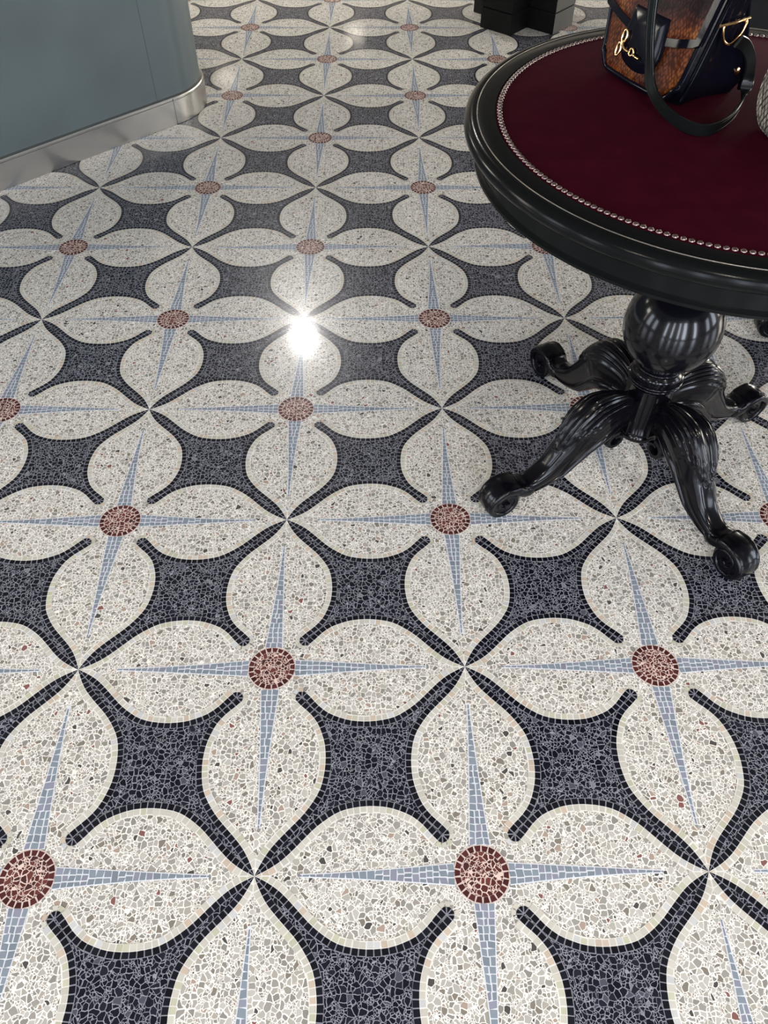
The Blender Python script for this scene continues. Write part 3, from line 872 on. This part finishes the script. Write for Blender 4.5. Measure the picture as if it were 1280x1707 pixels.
# strap: hangs down the front, loops over the velvet and climbs to the D ring
SP=[((.250,-.060,.66),(1,0,0)),((.272,-.085,.52),(1,0,0)),((.297,-.096,.394),(1,0,0)),((.324,-.100,.287),(1,0,0)),((.362,-.100,.18),(1,0,.05)),((.412,-.108,.10),(.95,.1,.35)),
    ((.503,-.118,.052),(.55,.0,.85)),((.626,-.118,.030),(.25,0,1)),((.718,-.098,.028),(.1,0,1)),((.745,-.022,.028),(.1,0,1)),((.698,.122,.028),(.1,0,1)),((.625,.245,.044),(.1,0,1)),((.592,.280,.11),(.1,.6,.8)),
    ((.578,.270,.19),(.0,1,.3)),((.575,.212,.255),(0,1,.4)),((.585,.150,.285),(0,1,.3))]
cur=crom([p+w for p,w in SP],10); cur=resample(cur,140)
mb=MB(); band(mb,[c[:3] for c in cur],[c[3:] for c in cur],.050,.012)
mb.build('shoulder_strap',m_strap,bag,True,ang=40)
# top handle stub above the frame
mb=MB(); hp=crom([(.05,.20,.64),(.06,.20,.80),(.14,.20,.92),(.26,.20,.92),(.34,.20,.80),(.35,.20,.64)],8)
tube(mb,resample(hp,40),.022,12); mb.build('top_handle',m_patent,bag,True)

# ------------------------------------------------------------------ second handbag at the right edge
b2=thing('handbag','grey python handbag at the right edge of the velvet table','handbag',(2.185,2.52,2.143),math.radians(-84))
def rounded_bag(mb,w,d,h,rc):
    """front outline with rounded lower corners, extruded in depth with soft shoulders"""
    out=[]
    for k in range(13): a=PI+PI/2*k/12; out.append((rc+rc*math.cos(a),rc+rc*math.sin(a)))
    for k in range(1,12): out.append((rc+(w-2*rc)*k/12,0))
    for k in range(13): a=-PI/2+PI/2*k/12; out.append((w-rc+rc*math.cos(a),rc+rc*math.sin(a)))
    for k in range(1,8): out.append((w-.03*k/8,rc+(h-rc)*k/8))
    for k in range(0,9): out.append((w-.03-(w-.06)*k/8,h))
    for k in range(1,8): out.append((.03*(8-k)/8,h-(h-rc)*k/8))
    n=len(out); c=(w/2,h/2); vs=[]; L=[(.90,0),(.97,.006),(1,.022),(1,d-.022),(.97,d-.006),(.90,d)]
    for s,y in L: vs+=[(c[0]+(x-c[0])*s,y,c[1]+(z-c[1])*s) for x,z in out]
    fs=[]
    for i in range(len(L)-1):
        for k in range(n): k2=(k+1)%n; fs.append((i*n+k,(i+1)*n+k,(i+1)*n+k2,i*n+k2))
    fs+=[tuple(range(n)),tuple((len(L)-1)*n+k for k in range(n-1,-1,-1))]
    return mb.add(vs,fs),out
mbb,out=rounded_bag(MB(),.68,.22,.50,.13)
mbb.build('body',m_python,b2,True,ang=45)
mb=MB(); tube(mb,resample([(x,.014,z) for x,z in out+[out[0]]],120)[:-1],.006,8,True); tube(mb,resample([(x,.206,z) for x,z in out+[out[0]]],120)[:-1],.006,8,True)
mb.v=[(x,y,max(z,-.0)) for x,y,z in mb.v]
mb.build('piping',m_python,b2,True)
mb=MB(); tube(mb,resample(crom([(.14,.11,.48),(.16,.11,.66),(.25,.11,.78),(.43,.11,.78),(.52,.11,.66),(.54,.11,.48)],8),40),.016,12); mb.build('handle',m_patent,b2,True)

# ------------------------------------------------------------------ world, camera, render settings
w=bpy.data.worlds.new('World'); scene.world=w; w.use_nodes=True
w.node_tree.nodes['Background'].inputs['Color'].default_value=(.75,.85,1,1); w.node_tree.nodes['Background'].inputs['Strength'].default_value=1.0
cd=bpy.data.cameras.new('Camera'); cam=bpy.data.objects.new('Camera',cd); COL.objects.link(cam)
cx,cy,ch,pitch,yaw,roll,f=.5409662822658826,-1.0016470304402265,3.6737708253865073,.8750370731499784,.01654469348782611,.0072602273970679195,1309.4902855664798
cp,sp=math.cos(pitch),math.sin(pitch)
F=Vector((math.sin(yaw)*cp,math.cos(yaw)*cp,-sp)); R=Vector((math.cos(yaw),-math.sin(yaw),0)); U=R.cross(F)
R2=R*math.cos(roll)+U*math.sin(roll); U2=U*math.cos(roll)-R*math.sin(roll)
M=Matrix((R2,U2,-F)).transposed().to_4x4(); M.translation=Vector((cx*S,cy*S,ch*S)); cam.matrix_world=M
cd.sensor_fit='HORIZONTAL'; cd.sensor_width=36; cd.lens=36*f/1280; cd.clip_start=.05; cd.clip_end=100
scene.camera=cam
vs=scene.view_settings; vs.view_transform='Standard'; vs.look='None'; vs.exposure=0.0; vs.gamma=1; vs.use_curve_mapping=False
